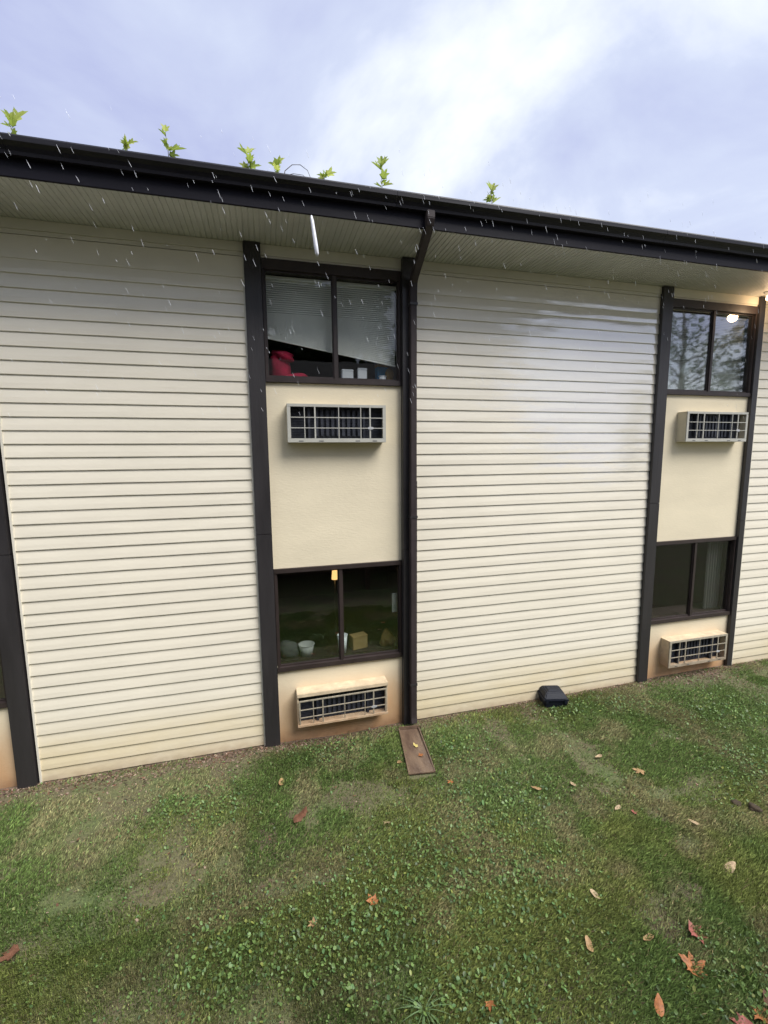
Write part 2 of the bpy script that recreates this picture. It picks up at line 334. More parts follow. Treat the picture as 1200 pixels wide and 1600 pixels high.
posts = [(-.369, -.203, .062), (1.285, 1.437, .085), (4.815, 4.980, .06), (6.478, 6.578, .052), (-2.800, -2.636, .06), (-4.42, -4.25, .06), (10.0, 10.17, .06), (11.66, 11.8, .06)]
for i, (a, b, d) in enumerate(posts):
    zj = (2.47, 2.2, 2.62, 2.3, 2.4, 2.5, 2.5, 2.5)[i]
    for z0, z1 in ((-.06, zj-.0015), (zj+.0015, 5.437)):
        MB().box(a, b, -d, .13, z0, z1).build('post', M['post'], B, bevel=.003)
# eave: soffit of narrow ridged vinyl strips, fascia, gutter, roof
def soffit():
    pr = []; x = -8.0; pit = .05
    mb = MB()
    while x < 13:
        # each strip: flat face and a V-groove
        vs = []
        for (dx, dz) in ((0, .006), (.004, 0), (pit-.010, 0), (pit-.006, .006)):
            vs += [(x+dx, -.72, 5.442+dz), (x+dx, .02, 5.442+dz)]
        vs += [(x+pit, -.72, 5.448), (x+pit, .02, 5.448)]
        mb.add(vs, [(0, 1, 3, 2), (2, 3, 5, 4), (4, 5, 7, 6), (6, 7, 9, 8)]); x += pit
    mb.box(-8, 13, -.72, .02, 5.452, 5.46)
    return mb.build('soffit', M['soffit'], B)
soffit()
MB().box(-8, 13, -.745, -.722, 5.425, 5.70).build('fascia', M['fascia'], B, bevel=.002)
gp = [(-.747, 5.552), (-.800, 5.552), (-.806, 5.575), (-.822, 5.60), (-.850, 5.622), (-.853, 5.655), (-.846, 5.668), (-.838, 5.664), (-.845, 5.652), (-.843, 5.628), (-.815, 5.606), (-.800, 5.582), (-.795, 5.558), (-.751, 5.558), (-.751, 5.672), (-.747, 5.672)]
gut = MB()
for i in range(7):
    gut.extrude_x(gp, [-8+3*i+.0015, -8+3*i+1, -8+3*i+2, -8+3*(i+1)-.0015], .0008)
gut = gut.build('gutter', M['gutter'], B)
for k in range(24):
    x = -7.7+k*.86
    MB().box(x, x+.025, -.835, -.745, 5.655, 5.660).build('gutter_hanger', M['gutter'], gut)
MB().box(-8, 13, -.792, -.753, 5.60, 5.632).build('gutter_debris', M['debris'], gut)
MB().add([(-8, -.76, 5.705), (13, -.76, 5.705), (13, 4, 5.95), (-8, 4, 5.95), (-8, 9, 5.6), (13, 9, 5.6)], [(0, 1, 2, 3), (3, 2, 5, 4)]).build('roof', M['roof'], B)
MB().box(-8, 13, -.74, .2, 5.46, 5.5).build('roof_deck', M['roof'], B)
# shell behind the facade
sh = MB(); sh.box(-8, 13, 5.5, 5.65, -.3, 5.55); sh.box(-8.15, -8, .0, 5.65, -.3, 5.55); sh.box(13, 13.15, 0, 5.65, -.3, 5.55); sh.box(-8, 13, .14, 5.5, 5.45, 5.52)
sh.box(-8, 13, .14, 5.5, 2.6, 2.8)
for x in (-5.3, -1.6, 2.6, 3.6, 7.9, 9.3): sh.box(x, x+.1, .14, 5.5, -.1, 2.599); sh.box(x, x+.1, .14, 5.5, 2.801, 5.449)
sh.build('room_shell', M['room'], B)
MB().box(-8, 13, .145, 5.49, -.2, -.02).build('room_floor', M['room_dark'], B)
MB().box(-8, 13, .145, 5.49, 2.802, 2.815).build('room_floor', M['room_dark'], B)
for x0, x1 in bays[:2]:
    for z in (SILL_U, SILL_L): MB().box(x0, x1, .142, .42, z-.05, z+.05).build('inner_ledge', M['frame'], B)
# downspout with its two elbows
dw = empty('downspout', parent=B)
def rect_tube(path, w, d):
    mb = MB(); n = len(path); b = 0
    for i, p in enumerate(path):
        p = Vector(p); dr = (Vector(path[min(i+1, n-1)])-Vector(path[max(i-1, 0)])).normalized()
        nrm = Vector((1, 0, 0)).cross(dr).normalized()
        mb.v += [tuple(p+Vector((sx*w/2, 0, 0))+nrm*sy*d/2) for sx, sy in ((-1,-1), (1,-1), (1,1), (-1,1))]
    for i in range(n-1):
        for k in range(4):
            q = (k+1) % 4; mb.f.append((i*4+k, i*4+q, (i+1)*4+q, (i+1)*4+k))
    mb.f += [(3, 2, 1, 0)]
    return mb
XD = 1.388
rect_tube([(1.335, -.785, 5.56), (1.335, -.785, 5.50), (1.337, -.765, 5.46), (1.345, -.70, 5.425), (1.38, -.20, 5.20), (XD, -.145, 5.16), (XD, -.13, 5.10), (XD, -.13, 4.96)], .078, .07).build('elbow', M['downspout'], dw, bevel=.006)
rect_tube([(XD, -.13, 4.985), (XD, -.13, 3.0), (XD, -.13, 2.99)], .072, .064).build('pipe', M['downspout'], dw, bevel=.006)
rect_tube([(XD, -.13, 3.02), (XD, -.13, .16), (XD, -.135, .11), (XD, -.155, .055)], .078, .07).build('pipe', M['downspout'], dw, bevel=.006)
for z in (4.94, 2.6, .55): MB().box(XD-.043, XD+.043, -.169, -.085, z-.014, z+.014).build('strap', M['post'], dw)
# ------------------------------------------------------------------ air conditioners
XF = (0, .145, .255, .51, .753, .857, 1)
def air_conditioner(x0, z0, label, ajar=0):
    W_, H, D = 1.067, .4015, .157
    r_ = empty('air_conditioner', (x0, 0, z0)); tag(r_, label, 'air conditioner', 'air conditioners through the facade')
    sm, gm = (M['sleeve_worn'], M['grille_worn']) if z0 < 2 else (M['sleeve'], M['grille'])
    s = MB(); th = .018; y0 = -D+.012
    s.box(0, W_, y0, .05, H-th, H); s.box(0, W_, y0, .05, 0, th); s.box(0, th, y0, .05, th, H-th); s.box(W_-th, W_, y0, .05, th, H-th)
    s.build('sleeve', sm, r_, bevel=.003)
    g = empty('grille_hinge'); bpy.data.objects.remove(g)
    mb = MB(); bt = .043; sd_ = .036; tp = .030
    # frame pieces in a local frame hinged at the bottom
    mb.box(0, W_, -D, -D+.011, 0, bt); mb.box(0, W_, -D, -D+.011, H-tp, H); mb.box(0, sd_, -D, -D+.011, bt, H-tp); mb.box(W_-sd_, W_, -D, -D+.011, bt, H-tp)
    if ajar:
        mb = MB(); mb.box(.02, W_-.02, -D, -D+.011, .025, bt); mb.box(.02, W_-.02, -D, -D+.011, H-.062, H-.045); mb.box(.02, sd_, -D, -D+.011, bt, H-.062); mb.box(W_-sd_, W_-.02, -D, -D+.011, bt, H-.062); tp = .062
    fr = mb.build('grille', gm, r_, bevel=.002)
    gx0, gx1, gz0, gz1 = sd_, W_-sd_, bt, H-tp
    for i, f in enumerate(XF[1:-1]):
        w = .0075 if i in (1, 4) else .0042
        MB().box(gx0+(gx1-gx0)*f-w, gx0+(gx1-gx0)*f+w, -D-.001, -D+.009, gz0, gz1).build('bar', gm, fr)
    for k in (1, 2):
        z = gz0+(gz1-gz0)*k/3; MB().box(gx0, gx1, -D-.003, -D+.005, z-.0042, z+.0042).build('bar', gm, fr)
    # drain slots in the bottom rail
    if not ajar:
        sl = MB()
        for f in (.13, .33, .70, .88): sl.box(W_*f-.024, W_*f+.024, -D-.002, -D-.0005, .012, .019)
        sl.build('drain_slot', M['coil'], fr)
    for q in range(9):
        xq = .30+q*.058; MB().box(xq, xq+.030, -.078, -.0635, .07, H-.05).build('louver', M['coil'], r_)
    c = MB(); c.box(th, W_-th, -.052, -.03, th, H-th)
    k = th+.01
    while k < H-th-.01:
        c.box(th+.01, W_-th-.01, -.062, -.0525, k, k+.006); k += .017
    c.build('coil', M['coil'], r_)
    for cx_ in (.22, .82): MB().box(cx_, cx_+.025, -.10, -.063, th, H-th).build('coil_brace', M['coil'], r_)
    bx = gx0+(gx1-gx0)*.862; bz = gz0+(gz1-gz0)*.335
    vs = [(bx+.036*math.cos(t), -D-.0075, bz+.015*math.sin(t)) for t in np.linspace(0, 2*math.pi, 16, endpoint=False)]
    vs2 = [(a, -D-.0035, b) for a, _, b in vs]
    MB().add(vs+vs2, [tuple(range(16))]+[(i, (i+1) % 16, 16+(i+1) % 16, 16+i) for i in range(16)]).build('badge', M['badge'], fr)
    if ajar:
        fr.rotation_euler = (R(5), R(-.6), 0); fr.location = (.0, .006, -.012)
        MB().box(.0, W_, -D-.006, -D+.011, H-.040, H+.002).build('hood', sm, r_, bevel=.003)
        MB().box(.0, W_, -D-.004, -D+.009, 0, .026).build('lower_rail', sm, r_, bevel=.002)
    return r_
air_conditioner(-.003, 3.4516, 'cream air conditioner below the upper window with the red cloth')
air_conditioner(-.003, .229, 'lowest cream air conditioner beside the splash trough, its grille sitting crooked', ajar=1)
air_conditioner(5.238, 3.4516, 'cream air conditioner below the upper window reflecting trees, near the right edge')
air_conditioner(5.238, .229, 'cream air conditioner just above bare soil at the far right post')
# ------------------------------------------------------------------ soffit lamp
lp = empty('soffit_lamp', (6.40, -.20, 5.44)); tag(lp, 'lit round bulb lamp under the eave at the right edge', 'lamp')
MB().lathe([(0, 0), (.055, 0), (.055, -.018), (.03, -.03), (.03, -.05), (0, -.05)], 16).build('base', M['white'], lp, smooth=True)
MB().lathe([(.0, -.048), (.014, -.052), (.022, -.070), (.024, -.086), (.018, -.106), (0, -.112)], 16).build('bulb', M['bulb'], lp, smooth=True)
pl = bpy.data.lights.new('bulb_light', 'POINT'); pl.energy = 2.2; pl.color = (1, .66, .38); pl.shadow_soft_size = .06
po = bpy.data.objects.new('bulb_light', pl); COL.objects.link(po); po.location = (0, -.02, -.20); po.parent = lp
# ------------------------------------------------------------------ blinds and things behind the panes
def blind(x0, x1, zl, zr, ztop, label, y=.12):
    r_ = empty('window_blind', (0, 0, 0)); tag(r_, label, 'blind')
    MB().box(x0, x1, y-.02, y+.02, ztop-.035, ztop).build('headrail', M['blind'], r_)
    mb = MB(); z = ztop-.05; n = 22
    def slat(za, zb, tilt):
        w = .0137; c, s_ = math.cos(tilt), math.sin(tilt); m_ = 8; b = len(mb.v)
        for i in range(m_+1):
            f = i/m_; x = x0+.01+(x1-x0-.02)*f; zz = za+(zb-za)*f+.0012*math.sin(i*2.3+z*40)
            for q, bow in ((-1, 0), (0, .0025), (1, 0)): mb.v.append((x, y+q*w*c, zz+q*w*s_+bow))
        for i in range(m_):
            for q in (0, 1): a = b+i*3+q; mb.f.append((a, a+1, a+4, a+3))
    spacing = .0215
    while z > max(zl, zr)+n*.0105: slat(z, z, R(58)); z -= spacing
    top = z+spacing*.9
    for i in range(n):                                        # the lowest slats fan out toward the slanted rail
        f = (i+1)/n; slat(top+(zl-top)*f, top+(zr-top)*f, R(58))
    mb.build('slat', M['blind'], r_)
    c = MB(); M4 = Matrix.Translation(((x0+x1)/2, y, (zl+zr)/2-.012)) @ Matrix.Rotation(-math.atan2(zr-zl, x1-x0), 4, 'Y')
    c.obox(M4, math.hypot(x1-x0, zr-zl)-.02, .024, .014); c.build('bottom_rail', M['blind'], r_)
    cd = MB()
    for f in (.15, .5, .85): cd.tube([(x0+(x1-x0)*f, y-.014, ztop-.03), (x0+(x1-x0)*f, y-.014, zl+(zr-zl)*f)], .001, 4)
    cd.build('cord', M['white'], r_)
blind(-.175, 1.262, 4.575, 4.335, 5.19, 'pale blind hanging crooked above the red cloth in the upper window')
blind(5.01, 6.455, 4.16, 4.16, 5.19, 'pale blind lowered to the sill behind the pane with a white decal')
def lump(name, mat, c, rx, ry, rz, seed, amp=.25, label=None, cat=None, n=3, flat=True):
    me = bpy.data.meshes.new(name); bm = bmesh.new(); bmesh.ops.create_icosphere(bm, subdivisions=n, radius=1)
    r_ = random.Random(seed); ph = [r_.uniform(0, 6) for _ in range(9)]
    for v in bm.verts:
        p = v.co.copy(); d = 1+amp*(math.sin(3.1*p.x+ph[0]+2*p.z)*.5+math.sin(4.3*p.y+ph[1]-3*p.x)*.4+math.sin(7.1*p.z+ph[2]+5*p.x)*.3+math.sin(13*p.x+ph[3]+9*p.z)*.12)
        q = Vector((p.x*rx*d, p.y*ry*d, p.z*rz*d))
        if flat: q.z = max(q.z, -rz*.62)
        v.co = q
    bm.to_mesh(me); bm.free(); me.polygons.foreach_set('use_smooth', [True]*len(me.polygons))
    o = link(name, me, mat); o.location = (c[0], c[1], c[2]+(rz*.62 if flat else 0)); tag(o, label, cat); return o
ZU, ZL = SILL_U+.051, SILL_L+.051
def red_cloth():
    # an upright crumpled bundle that slumps into a low fold on its right
    o = lump('red_cloth', M['cloth_red'], (-.04, .27, ZU), .125, .09, .20, 3, .16, 'crumpled crimson cloth bundle in the left corner of the upper window', 'cloth')
    t = lump('cloth_fold', M['cloth_red'], (.10, .25, ZU), .15, .08, .06, 5, .25); t.parent = o; t.location -= o.location
    h = lump('cloth_fold', M['cloth_red'], (-.01, .26, ZU+.215), .13, .09, .075, 8, .3); h.parent = o; h.location -= o.location
red_cloth()
def boxthing(name, x0, x1, y0, y1, z0, z1, mat, label, cat, rz=0, lid=None):
    cx, cy = (x0+x1)/2, (y0+y1)/2; r_ = empty(name, (cx, cy, z0), rz); tag(r_, label, cat)
    hx, hy, h = (x1-x0)/2, (y1-y0)/2, z1-z0
    MB().box(-hx, hx, -hy, hy, 0, h*.86).build('carton_body', mat, r_, bevel=.004)
    MB().box(-hx-.002, hx+.002, -hy-.002, hy+.002, h*.862, h).build('lid', lid or mat, r_, bevel=.004)
    return r_
boxthing('white_carton', .645, .775, .19, .26, ZU, ZU+.15, M['white'], 'wider white carton on the upper sill right of the middle bar', 'carton', .08)
boxthing('white_carton', .83, .935, .18, .25, ZU, ZU+.17, M['white'], 'taller narrow white carton beside the blue box on the upper sill', 'carton', -.05)
boxthing('blue_box', 1.075, 1.2, .26, .36, ZU, ZU+.24, M['blue'], 'blue box in the right corner of the upper window', 'box', .1, M['cardboard'])
lump('brown_bundle', M['bag'], (1.215, .22, ZU), .055, .05, .12, 9, .2, 'brown bundle pressed into the right corner of the upper window', 'bundle')
def cup(name, x, y, z, r0, r1, h, mat, label, n=16):
    r_ = empty(name, (x, y, z)); tag(r_, label, 'cup')
    MB().lathe([(0, 0), (r0, 0), (r1, h), (r1-.004, h), (r0-.004, .006), (0, .006)], n).build('cup_body', mat, r_, smooth=True)
    MB().lathe([(r1-.001, h-.006), (r1+.004, h-.003), (r1+.004, h+.002), (r1-.004, h+.002)], n).build('rim', mat, r_, smooth=True)
    return r_
cup('white_cup', 1.12, .185, ZU, .034, .042, .085, M['white'], 'small white cup in front of the blue box on the upper sill')
lump('clear_wrapper', M['clear'], (.32, .22, ZU), .10, .05, .035, 12, .3, 'shiny clear wrapper on the upper sill right of the crimson cloth', 'wrapper')
cup('white_tumbler', .585, .2, ZL, .045, .062, .22, M['white'], 'tall white tumbler half behind the lower middle bar')
cup('white_pot', .15, .24, ZL, .07, .095, .14, M['paper'], 'pale pot on the left of the lower window sill')
lump('grey_bundle', M['greylump'], (-.06, .27, ZL), .14, .09, .12, 21, .15, 'rounded grey bundle in the lower left corner of the lower window', 'bundle')
boxthing('cardboard_box', .70, .90, .22, .34, ZL, ZL+.17, M['cardboard'], 'tan cardboard box beside the white tumbler in the lower window', 'box', .25)
lump('paper_bag', M['bag'], (1.17, .25, ZL), .10, .08, .12, 31, .2, 'brown paper bag at the right end of the lower sill', 'bag')
n_ = MB().box(1.185, 1.245, .075, .078, 1.40, 1.64).build('paper_notice', M['paper']); tag(n_, 'white paper strip hung by the right edge of the lower window', 'notice')
# lamp deeper in the lower room
fl = empty('floor_lamp', (.70, 1.5, -.02)); tag(fl, 'small lit amber lamp glowing inside the lower window near its top', 'lamp')
MB().lathe([(0, 0), (.14, 0), (.14, .02), (.02, .035), (.012, .05), (.012, 1.5), (0, 1.5)], 14).build('stand', M['post'], fl, smooth=True)
MB().lathe([(.050, 1.49), (.038, 1.63), (.036, 1.63), (.048, 1.49)], 16).build('lamp_shade', M['lampshade'], fl, smooth=True)
# curtain in the right lower window
cu = MB(); xs = np.linspace(6.17, 6.45, 29)
for i, x in enumerate(xs): cu.v += [(x, .16+.018*math.sin(i*1.35), .92), (x, .16+.014*math.sin(i*1.35+.2), 2.0)]
cu.f += [(2*i, 2*i+2, 2*i+3, 2*i+1) for i in range(28)]
c_ = cu.build('curtain', M['curtain'], smooth=True); tag(c_, 'grey pleated curtain inside the right lower window', 'curtain')
# four-lobed sticker on the right upper pane
dm = MB()
for k in range(4):
    t = k*math.pi/2+.5; cx, cz = 5.345+.045*math.cos(t), 4.43+.045*math.sin(t); b = len(dm.v)
    ring = [(cx+.042*math.cos(a), cz+.042*math.sin(a)) for a in np.linspace(0, 2*math.pi, 12, endpoint=False)]
    y = .0190+k*.0003
    dm.v += [(x, y, z) for x, z in ring]+[(x, y+.0002, z) for x, z in ring]; dm.f += [tuple(b+i for i in range(12))]+[(b+i, b+(i+1) % 12, b+12+(i+1) % 12, b+12+i) for i in range(12)]
d_ = dm.build('window_decal', M['decal']); tag(d_, 'white four lobed flower decal on the right upper window', 'decal')

# ------------------------------------------------------------------ opposite gallery wing and trees (mirrored in panes and wet siding; some trees added to block sky)
G = empty('gallery_building', (0, -7.2, 0)); tag(G, 'dark brown gallery wing facing the cream motel, mirrored in its lower panes', 'building')
MB().box(-8, 6.2, -.2, 0, -.2, 1.55).build('lower_wall', M['gallery_brown'], G)
MB().box(-8, 6.2, -.2, 0, 1.75, 4.45).build('upper_wall', M['gallery_darkened'], G)
MB().box(-8, 6.2, -.2, 1.75, 1.551, 1.749).build('deck', M['gallery_brown'], G)
MB().box(-8.2, 6.4, -5, .35, 4.451, 4.60).build('roof_deck', M['gallery_brown'], G)
MB().extrude_x([(.42, 4.601), (.42, 4.68), (-2.3, 6.2), (-5.05, 4.68), (-5.05, 4.601)], [-8.3, 6.5]).build('roof', M['roof'], G)
MB().box(-8, -7.85, -4, -.201, -.2, 4.45).build('end_wall', M['gallery_darkened'], G); MB().box(6.05, 6.2, -4, -.201, -.2, 4.45).build('end_wall', M['gallery_darkened'], G)
for x in (-7.9, -4.9, -1.9, 2.1, 4.1, 6.1): MB().box(x-.06, x+.06, 1.58, 1.70, -.2, 1.55).build('post', M['gallery_brown'], G)
for x in (-7.9, -4.9, -1.9, 2.1, 4.1, 6.1): MB().box(x-.05, x+.05, 1.60, 1.70, 1.751, 2.72).build('post', M['gallery_brown'], G)
MB().box(-8, 6.2, 1.62, 1.68, 2.72, 2.78).build('handrail', M['gallery_brown'], G)
k = -7.75
bal = MB().box(-.012, .012, 1.638, 1.662, 1.752, 2.719).mesh('baluster', M['gallery_brown'])
while k < 6.1: o = link('baluster', bal, None, G); o.location = (k, 0, 0); k += .14
def set_tint(me, cols):
    a = me.color_attributes.new('tint', 'FLOAT_COLOR', 'POINT'); a.data.foreach_set('color', np.concatenate([cols, np.ones((len(cols), 1))], 1).astype(np.float32).ravel())
def raw_mesh(name, V, F, cols, mat):
    me = bpy.data.meshes.new(name); nv, nf, k = len(V), len(F), F.shape[1]
    me.vertices.add(nv); me.vertices.foreach_set('co', V.astype(np.float32).ravel()); me.loops.add(nf*k); me.loops.foreach_set('vertex_index', F.astype(np.int32).ravel())
    me.polygons.add(nf); me.polygons.foreach_set('loop_start', np.arange(nf, dtype=np.int32)*k); me.polygons.foreach_set('loop_total', np.full(nf, k, np.int32))
    me.update(calc_edges=True); me.validate(); set_tint(me, cols); me.materials.append(mat); return me
def tree(x, y, h, rad, kind, label, seed):
    r_ = np.random.default_rng(seed); t = empty('pine_tree' if kind == 'pine' else 'broadleaf_tree', (x, y, -.1)); tag(t, label, 'tree', 'trees beyond the lawn, mirrored in the glass')
    MB().tube([(0, 0, 0), (.1, .05, h*.4), (.05, 0, h*.75), (0, 0, h*.98)], [.22*h/12, .16*h/12, .08*h/12, .01], 8).build('trunk', M['bark'], t, smooth=True)
    tips = []; br = MB()
    if kind == 'pine':
        z = h*.12
        while z < h*.97:
            for k in range(5):
                a = r_.uniform(0, 6.28); L_ = rad*(1-(z/h))**.8*r_.uniform(.6, 1.1)+.15; e = np.array([math.cos(a)*L_, math.sin(a)*L_, -L_*.22]); p0 = np.array([0, 0, z])
                br.tube([tuple(p0), tuple(p0+e*.5+[0, 0, .05]), tuple(p0+e)], [.03, .018, .006], 4)
                for f in np.linspace(.25, 1, max(3, int(L_*7))): tips.append((p0+e*f, .18+.14*L_*(1-f), 7))
            z += h*.03
    else:
        for k in range(46):
            a = r_.uniform(0, 6.28); z0 = h*r_.uniform(.22, .8); L_ = rad*r_.uniform(.5, 1)*(1-.4*abs(z0/h-.5)); e = np.array([math.cos(a)*L_, math.sin(a)*L_, L_*r_.uniform(.2, .9)]); p0 = np.array([0, 0, z0])
            br.tube([tuple(p0), tuple(p0+e*.5+[0, 0, -.1]), tuple(p0+e)], [.035, .02, .006], 4)
            for f in (.45, .6, .75, .9, 1): tips.append((p0+e*f+r_.normal(0, .25, 3), .5, 44 if y < -16 else 9))
    br.build('limb', M['bark'], t)
    P = np.concatenate([c+r_.normal(0, s*.5, (n, 3))*[1, 1, .5 if kind == 'pine' else .8] for c, s, n in tips]); n = len(P)
    d1 = r_.normal(size=(n, 3)); d1 /= np.linalg.norm(d1, axis=1)[:, None]; d2 = np.cross(d1, r_.normal(size=(n, 3))); d2 /= np.linalg.norm(d2, axis=1)[:, None]
    ln, wd = (.16, .02) if kind == 'pine' else ((.17, .11) if y < -16 else (.10, .06)); s = r_.uniform(.7, 1.3, n)[:, None]
    V = np.stack([P-d1*ln*s, P+d2*wd*s, P+d1*ln*s, P-d2*wd*s], 1).reshape(-1, 3); F = np.arange(4*n).reshape(n, 4)
    base = np.array((.035, .06, .03) if kind == 'pine' else (.06, .09, .03)); cols = np.repeat(base*r_.uniform(.6, 1.4, (n, 1)), 4, 0)
    cr = link('crown', raw_mesh('crown', V, F, cols, M['needles']), None, t); return t
for k_, (tx, th) in enumerate(((-4.5, 13.5), (-.5, 14.5), (3.2, 13.5), (-8.5, 14))):  # dense trees added to keep sky out of the left upper window's reflection
    tree(tx, -16.5-(k_ % 2), th, 3.4, 'broad', ('added leafy tree hiding sky behind the left end of the gallery wing', 'tallest added leafy tree hiding sky behind the gallery wing', 'added leafy tree hiding sky behind the right end of the gallery wing', 'added leafy tree hiding sky beyond the far left of the gallery wing')[k_], 20+k_)
tree(23.6, -12.6, 15, 3.2, 'pine', 'tall dark pine mirrored in the right half of the right upper window', 1)
tree(21.2, -14.6, 13, 3.4, 'broad', 'loose leafy tree mirrored in the left half of the right upper window', 2)
tree(30, -26, 13, 3.5, 'pine', 'farther narrow pine standing beyond the two mirrored trees', 3)
tree(32, -9, 12, 3.0, 'pine', 'slim pine at the far side of the lawn beyond the motel end', 4)
# ------------------------------------------------------------------ bait station and splash trough
bs = empty('bait_station', (3.335, -.155, float(gz(3.33, -.15))+.0), R(-14)); tag(bs, 'black plastic bait station box on the grass against the siding', 'bait box')
def frustum(x, y, z0, z1, x2, y2, dy=0): return MB().add([(-x,-y,z0),(x,-y,z0),(x,y,z0),(-x,y,z0),(-x2,-y2+dy,z1),(x2,-y2+dy,z1),(x2,y2+dy,z1),(-x2,y2+dy,z1)], [(0,3,2,1),(4,5,6,7),(0,1,5,4),(1,2,6,5),(2,3,7,6),(3,0,4,7)])
bs.scale = (1.12, 1.1, 1.3)
frustum(.125, .115, 0, .075, .135, .125).build('base', M['bait'], bs, bevel=.008)
frustum(.145, .135, .077, .092, .145, .135).build('lid_rim', M['bait'], bs, bevel=.004)
frustum(.138, .128, .093, .150, .100, .085, .01).build('lid', M['bait'], bs, bevel=.010)
frustum(.075, .055, .150, .158, .068, .048, .012).build('lid_panel', M['bait'], bs, bevel=.003)
for s in (-1, 1): MB().box(s*.11-.016, s*.11+.016, -.139, -.128, .055, .10).build('hinge', M['bait'], bs)
sp = empty('splash_trough', (1.31, -.20, 0)); tag(sp, 'wet brown splash trough lying on the grass below the downspout', 'splash block')
c0 = float(gz(1.3, -.3)); sp.location.z = c0+.012; sp.rotation_euler = (R(-.4), 0, R(-7.5))
pr = MB(); w0, w1, ln = .125, .145, .76
def sec(y, w, h): return [(-w, y, h), (-w+.012, y, h), (-w+.018, y, .012), (w-.018, y, .012), (w-.012, y, h), (w, y, h), (w, y, 0), (-w, y, 0)]
ss = [sec(0, w0, .034), sec(-.25, w0+.007, .032), sec(-.5, w0+.014, .028), sec(-ln, w1, .014)]
for q in ss: pr.v += q
for i in range(3):
    for j in range(8): pr.f.append((i*8+j, i*8+(j+1) % 8, (i+1)*8+(j+1) % 8, (i+1)*8+j))
pr.f += [tuple(range(8)), tuple(24+i for i in range(8))[::-1]]
pr.build('trough', M['board'], sp); MB().box(-w0+.002, w0-.002, .001, .012, 0, .05).build('back_lip', M['board'], sp)

# ------------------------------------------------------------------ lawn: blades, weeds, litter
def vis(x, y):                                              # ground the photograph shows, with a margin
    return (y < -.03) & (y > -4.3) & (x > -3.6) & (x < 9.5) & (x > -3.3+.0*y) & (x < 3.4+(y+3.9)*1.75)
def blocked(x, y):
    u = x-1.31+.131*(-y-.2); return ((np.abs(u) < .143) & (y < -.16) & (y > -1.0)) | ((np.abs(x-3.335) < .13) & (np.abs(y+.155) < .12))
def patch(x, y): return fbm(x, y, .9, 31)
PATCH = [(.45, -.35, .55, .3), (1.75, -.7, .45, .5), (1.7, -1.5, .7, .6), (1.0, -2.0, .9, .6), (.3, -2.3, .8, .5), (1.5, -2.3, .6, .5), (4.2, -.5, .7, .25), (5.3, -1.0, .9, .4), (3.4, -.4, .5, .2), (4.6, -1.9, .6, .5), (2.6, -3.3, .6, .4), (.9, -2.9, .6, .4), (-1.0, -.8, .6, .3), (-.6, -2.2, .5, .4)]
def weedness(x, y):
    w = np.zeros_like(x)
    for a, b, rx, ry in PATCH: w = np.maximum(w, np.exp(-((x-a)/rx)**2-((y-b)/ry)**2))
    return w
def bare(x, y):
    b = np.clip((fbm(x, y, 2.6, 51)-.53)*7, 0, 1)*.85
    strip = np.clip(1.05+(y/.17)*(.4+1.1*fbm(x, y, 1.3, 71)), 0, 1)
    for a, c, rx, ry in ((-1.9, -.22, .75, .17), (-.85, -.14, .5, .12), (5.75, -.2, .75, .2), (3.0, -.36, .25, .25), (.1, -.08, .8, .1), (-2.95, -.15, .4, .2)): strip = np.maximum(strip, np.clip(1.5*np.exp(-((x-a)/rx)**2-((y-c)/ry)**2)*(.55+.8*fbm(x, y, 5, 77)), 0, 1))
    return np.clip(np.maximum(b*(1-weedness(x, y)), strip*(1-.8*weedness(x, y))), 0, 1)
def grass():
    N = 900000; x = rng.uniform(-3.3, 9, N); y = rng.uniform(-4.3, -.03, N)
    N2 = 330000; x = np.concatenate([x, rng.uniform(-2.5, 4.2, N2)]); y = np.concatenate([y, rng.uniform(-4.0, -1.9, N2)]); N += N2
    keep = vis(x, y) & ~blocked(x, y) & (rng.random(N) > bare(x, y)*.93); x, y = x[keep], y[keep]; n = len(x)
    z = gz(x, y); pn = fbm(x, y, 1.1, 91); hgt = (.016+.026*pn)*rng.uniform(.5, 1.4, n)*(1-.4*bare(x, y))
    ang = rng.uniform(0, 6.283, n); wind = 5.3+1.2*(fbm(x, y, .5, 97)-.5)*6
    lean = rng.uniform(.25, 1.5, n)*hgt; lx = np.cos(ang)*lean*.55+np.cos(wind)*lean*.38; ly = np.sin(ang)*lean*.55+np.sin(wind)*lean*.38
    w = rng.uniform(.0012, .0034, n); px, py = -np.sin(ang)*w, np.cos(ang)*w
    V = np.stack([np.stack([x-px, y-py, z-.003], 1), np.stack([x+px, y+py, z-.003], 1), np.stack([x+lx*.4+px*.8, y+ly*.4+py*.8, z+hgt*.62], 1), np.stack([x+lx, y+ly, z+hgt], 1)], 1).reshape(-1, 3)
    i = np.arange(n)*4; F = np.concatenate([np.stack([i, i+1, i+2], 1), np.stack([i, i+2, i+3], 1)])
    dry = np.clip((fbm(x, y, 2.2, 131)-.49)*5, 0, 1)[:, None]; oliv = np.clip((fbm(x, y, .9, 151)-.48)*5, 0, 1)[:, None]
    g = np.array((.168, .245, .072)); c = g*(1-oliv)+np.array((.245, .285, .086))*oliv
    c = c*(1-.6*dry)+np.array((.40, .345, .20))*.6*dry
    st = (rng.random(n) < .03+.12*dry[:, 0])[:, None]; c = np.where(st, np.array((.32, .26, .14)), c)
    c = c*rng.gamma(5, .2, (n, 1)).clip(.3, 2.2)
    o = link('grass', raw_mesh('grass', V, F, np.repeat(c, 4, 0), M['grass'])); tag(o, 'short mossy lawn grass with dry patches', 'grass', None, 'stuff')
grass()
